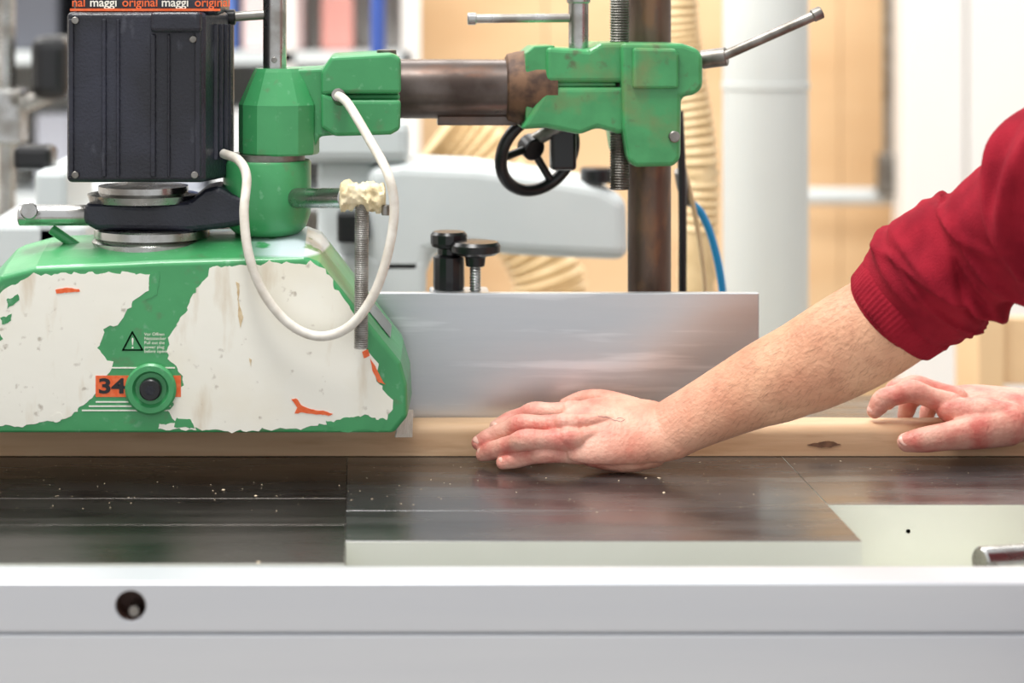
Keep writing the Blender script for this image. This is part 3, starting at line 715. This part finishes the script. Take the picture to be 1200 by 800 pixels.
chain(bm,[W(1122,478,2.02),W(1145,481,2.02),W(1178,485,2.02),w2,W(1240,470,2.0)],[(.036,.014),(.040,.020),(.039,.023),(.031,.024),(.031,.025)],nr_,32,6)
chain(bm,[W(1112,480,1.995),W(1150,488,1.992),W(1185,492,1.995)],[.013,.019,.018],nr_,24,6)
el2=Vector((.90,-.13,.19))
chain(bm,[w2,W(1240,470,2.0),w2.lerp(el2,.5),el2],[(.031,.024),(.031,.025),.037,.044],[nr_]*4,32,6)
finish('right_arm',bm,SKINH,0.0012,4,wk)
nail('right_nail_thumb',t2[3],t2[4]+(t2[4]-t2[3])*0.2,1.35,Vector((0,-.75,.65)),wk)
nail('right_nail_index',i2[2],i2[3],1.1,Vector((-.8,-.4,.4)),wk)

# sweatshirt
bm=bmesh.new()
CR=[]
rr=random.Random(5)
for i in range(30):
    CR.append((rr.uniform(0.10,0.98),rr.uniform(0,6.28),rr.uniform(-.12,.12),rr.uniform(.010,.024),rr.uniform(.9,2.2),rr.choice((1,1,-1))*rr.uniform(.06,.11)))
def folds(u,q,c):
    w=min(1,max(0,(u-0.05)/0.08)); s=0
    for (u0,q0,sl_,wd,ql,am) in CR:
        dq=(q-q0+math.pi)%(2*math.pi)-math.pi
        du=u-(u0+sl_*dq)
        s+=am*math.exp(-(du/wd)**2)*math.exp(-(dq/ql)**2)
    g=noise.noise(Vector((u*7,math.cos(q)*1.3,math.sin(q)*1.3+4)))
    return 1+w*(1.7*s+0.10*g)
def folds2(u,q,c):
    f=1-2*abs(math.sin((u*30+2*math.sin(q)+3*noise.noise(c*8))*0.5))
    return 1+0.04*f+0.06*noise.noise(c*12)
cuffn=Vector((0,-.8,.6))
S0=W(1047,369,1.856); S1=W(1068,350,1.848)
shL=Vector((.70,-.375,.405))
sl=[S0+(S1-S0)*0.35,S1,W(1097,322,1.83),W(1122,304,1.815),W(1155,288,1.80),W(1200,256,1.765),W(1248,214,1.725),shL]
sr=[(.0515,.048),(.0565,.052),(.0605,.057),(.0595,.057),(.058,.057),(.058,.056),(.060,.060),(.074,.074)]
chain(bm,sl,sr,cuffn,128,18,folds)
elR=el2; shR=Vector((.98,-.33,.405))
w2s=w2.lerp(el2,.55)
chain(bm,[w2s,w2.lerp(el2,.7),el2,el2.lerp(shR,.5),shR],[.046,.056,.062,.066,.076],Vector((0,0,1)),48,8,folds2)
to=[Vector((.88,-.68,-.04)),Vector((.875,-.64,.08)),Vector((.86,-.54,.22)),Vector((.845,-.43,.35)),Vector((.84,-.375,.43)),Vector((.83,-.355,.48))]
chain(bm,to,[(.165,.115),(.165,.115),(.17,.12),(.185,.125),(.145,.10),(.075,.07)],Vector((0,.8,-.5)),56,8)
finish('sweatshirt',bm,RED,0.0025,2,wk)
bm=bmesh.new()
t=(S1-S0).normalized(); bb=(cuffn-t*cuffn.dot(t)).normalized(); aa=t.cross(bb)
prof=[(.014,.0455),(.002,.0465),(-.003,.0478),(-.005,.0495),(-.003,.0515),(.004,.0525),(.014,.0540),(.020,.0540),(.024,.050)]
rs=[]
for d,R in prof:
    rs.append([S0+t*d+(aa*math.cos(q)*1.02+bb*math.sin(q)*0.97)*R*(1+0.005*math.sin(q*70)+0.04*noise.noise(Vector((math.cos(q)*1.5,math.sin(q)*1.5,1)))) for q in [2*math.pi*k/420 for k in range(420)]])
rings(bm,rs,False); mesh_obj('sleeve_cuff',bm,RED,wk,True,0,2,80)
# head, neck
bm=bmesh.new()
hc_=Vector((.795,-.25,.63)); fwd=Vector((-.55,.65,-.52)).normalized(); up=Vector((-.15,.35,.92)); up=(up-fwd*up.dot(fwd)).normalized(); rt=fwd.cross(up)
def H(f,r,u): return hc_+fwd*f+rt*r+up*u
chain(bm,[H(-.02,0,-.015),H(-.005,0,.03),H(-.008,0,.065)],[(.074,.088),(.077,.094),(.062,.075)],fwd,40,8)
chain(bm,[H(.01,0,.0),H(.028,0,-.05),H(.045,0,-.088)],[(.066,.075),(.056,.055),(.03,.032)],fwd,32,8)
chain(bm,[H(.085,0,.02),H(.098,0,.0),H(.108,0,-.02)],[.008,.010,.013],fwd,16,4)
chain(bm,[H(.082,-.014,-.052),H(.086,0,-.05),H(.082,.014,-.052)],[.007,.009,.007],fwd,16,4)
for s in(-1,1):
    chain(bm,[H(-.01,s*.075,.02),H(-.015,s*.084,.0),H(-.005,s*.078,-.022)],[(.014,.007),(.017,.007),(.010,.006)],rt,16,4)
    chain(bm,[H(.076,s*.015,.032),H(.076,s*.045,.030)],[.010,.009],fwd,14,4)
chain(bm,[H(-.035,0,-.03),Vector((.82,-.33,.53)),Vector((.83,-.37,.45))],[.055,.056,.06],Vector((0,1,0)),32,6)
finish('head',bm,SKIN,0.003,4,wk)
for s in(-1,1):
    bm=bmesh.new(); bmesh.ops.create_uvsphere(bm,u_segments=20,v_segments=12,radius=0.012,matrix=Matrix.Translation(H(.075,s*.031,.015)))
    mesh_obj('eye_%d'%(s+2),bm,CREAM,wk,True)
bm=bmesh.new()
chain(bm,[H(-.035,0,-.03),H(-.022,0,.035),H(-.012,0,.075)],[(.075,.078),(.083,.092),(.066,.08)],fwd,36,8,lambda u,q,c:1+.04*noise.noise(c*60))
finish('hair',bm,HAIR,0.004,1,wk)
bm=bmesh.new()
chain(bm,[Vector((.88,-.675,.0)),Vector((.885,-.70,-.08))],[(.16,.12),(.165,.125)],Vector((0,1,0)),40,4)
for x in(.79,.975):
    chain(bm,[Vector((x,-.70,-.06)),Vector((x-.005,-.66,-.26)),Vector((x-.005,-.62,-.44)),Vector((x,-.66,-.64)),Vector((x,-.70,-.80))],[.092,.08,.062,.058,.052],Vector((0,1,0)),32,8,lambda u,q,c:1+.05*noise.noise(c*18))
finish('trousers',bm,JEANS,0.006,2,wk)
for i,x in enumerate((.79,.975)):
    bm=bmesh.new()
    chain(bm,[Vector((x,-.74,-.815)),Vector((x,-.66,-.81)),Vector((x,-.56,-.825)),Vector((x,-.50,-.83))],[(.036,.033),(.040,.038),(.045,.023),(.036,.018)],Vector((0,0,1)),28,6)
    finish('shoe_%d'%i,bm,SHOE,0.004,2,wk)

# ---------------- lights ----------------
w=bpy.data.worlds.new('World'); scene.world=w; w.use_nodes=True
bg=w.node_tree.nodes['Background']; bg.inputs[0].default_value=(0.975,0.985,1.0,1); bg.inputs[1].default_value=0.93
def area(name,loc,sx,sy,E,tgt,c=(1,.985,.955)):
    L=bpy.data.lights.new(name,'AREA'); L.shape='RECTANGLE'; L.size=sx; L.size_y=sy; L.energy=E; L.color=c
    o=bpy.data.objects.new(name,L); col.objects.link(o); o.location=loc
    o.rotation_euler=(Vector(tgt)-Vector(loc)).to_track_quat('-Z','Y').to_euler(); return o
area('ceiling_light',(-0.5,-0.3,2.4),1.8,0.5,84,(0,0,0))
area('ceiling_light',(0.8,2.2,2.5),3.0,1.2,80,(0.6,2.9,0))
area('ceiling_light',(-2.0,1.8,2.4),2.0,1.2,70,(-1,2.8,0))

# ---------------- camera ----------------
cam=bpy.data.cameras.new('camera'); co=bpy.data.objects.new('camera',cam); col.objects.link(co)
co.location=(0,-2.0,CZ); co.rotation_euler=(math.pi/2,0,0)
cam.sensor_width=36; cam.lens=F/1200*36
cam.shift_x=(600-VX)/1200; cam.shift_y=-(400-VY)/1200
cam.dof.use_dof=True; cam.dof.focus_distance=1.93; cam.dof.aperture_fstop=3.2
cam.clip_start=0.05
scene.camera=co
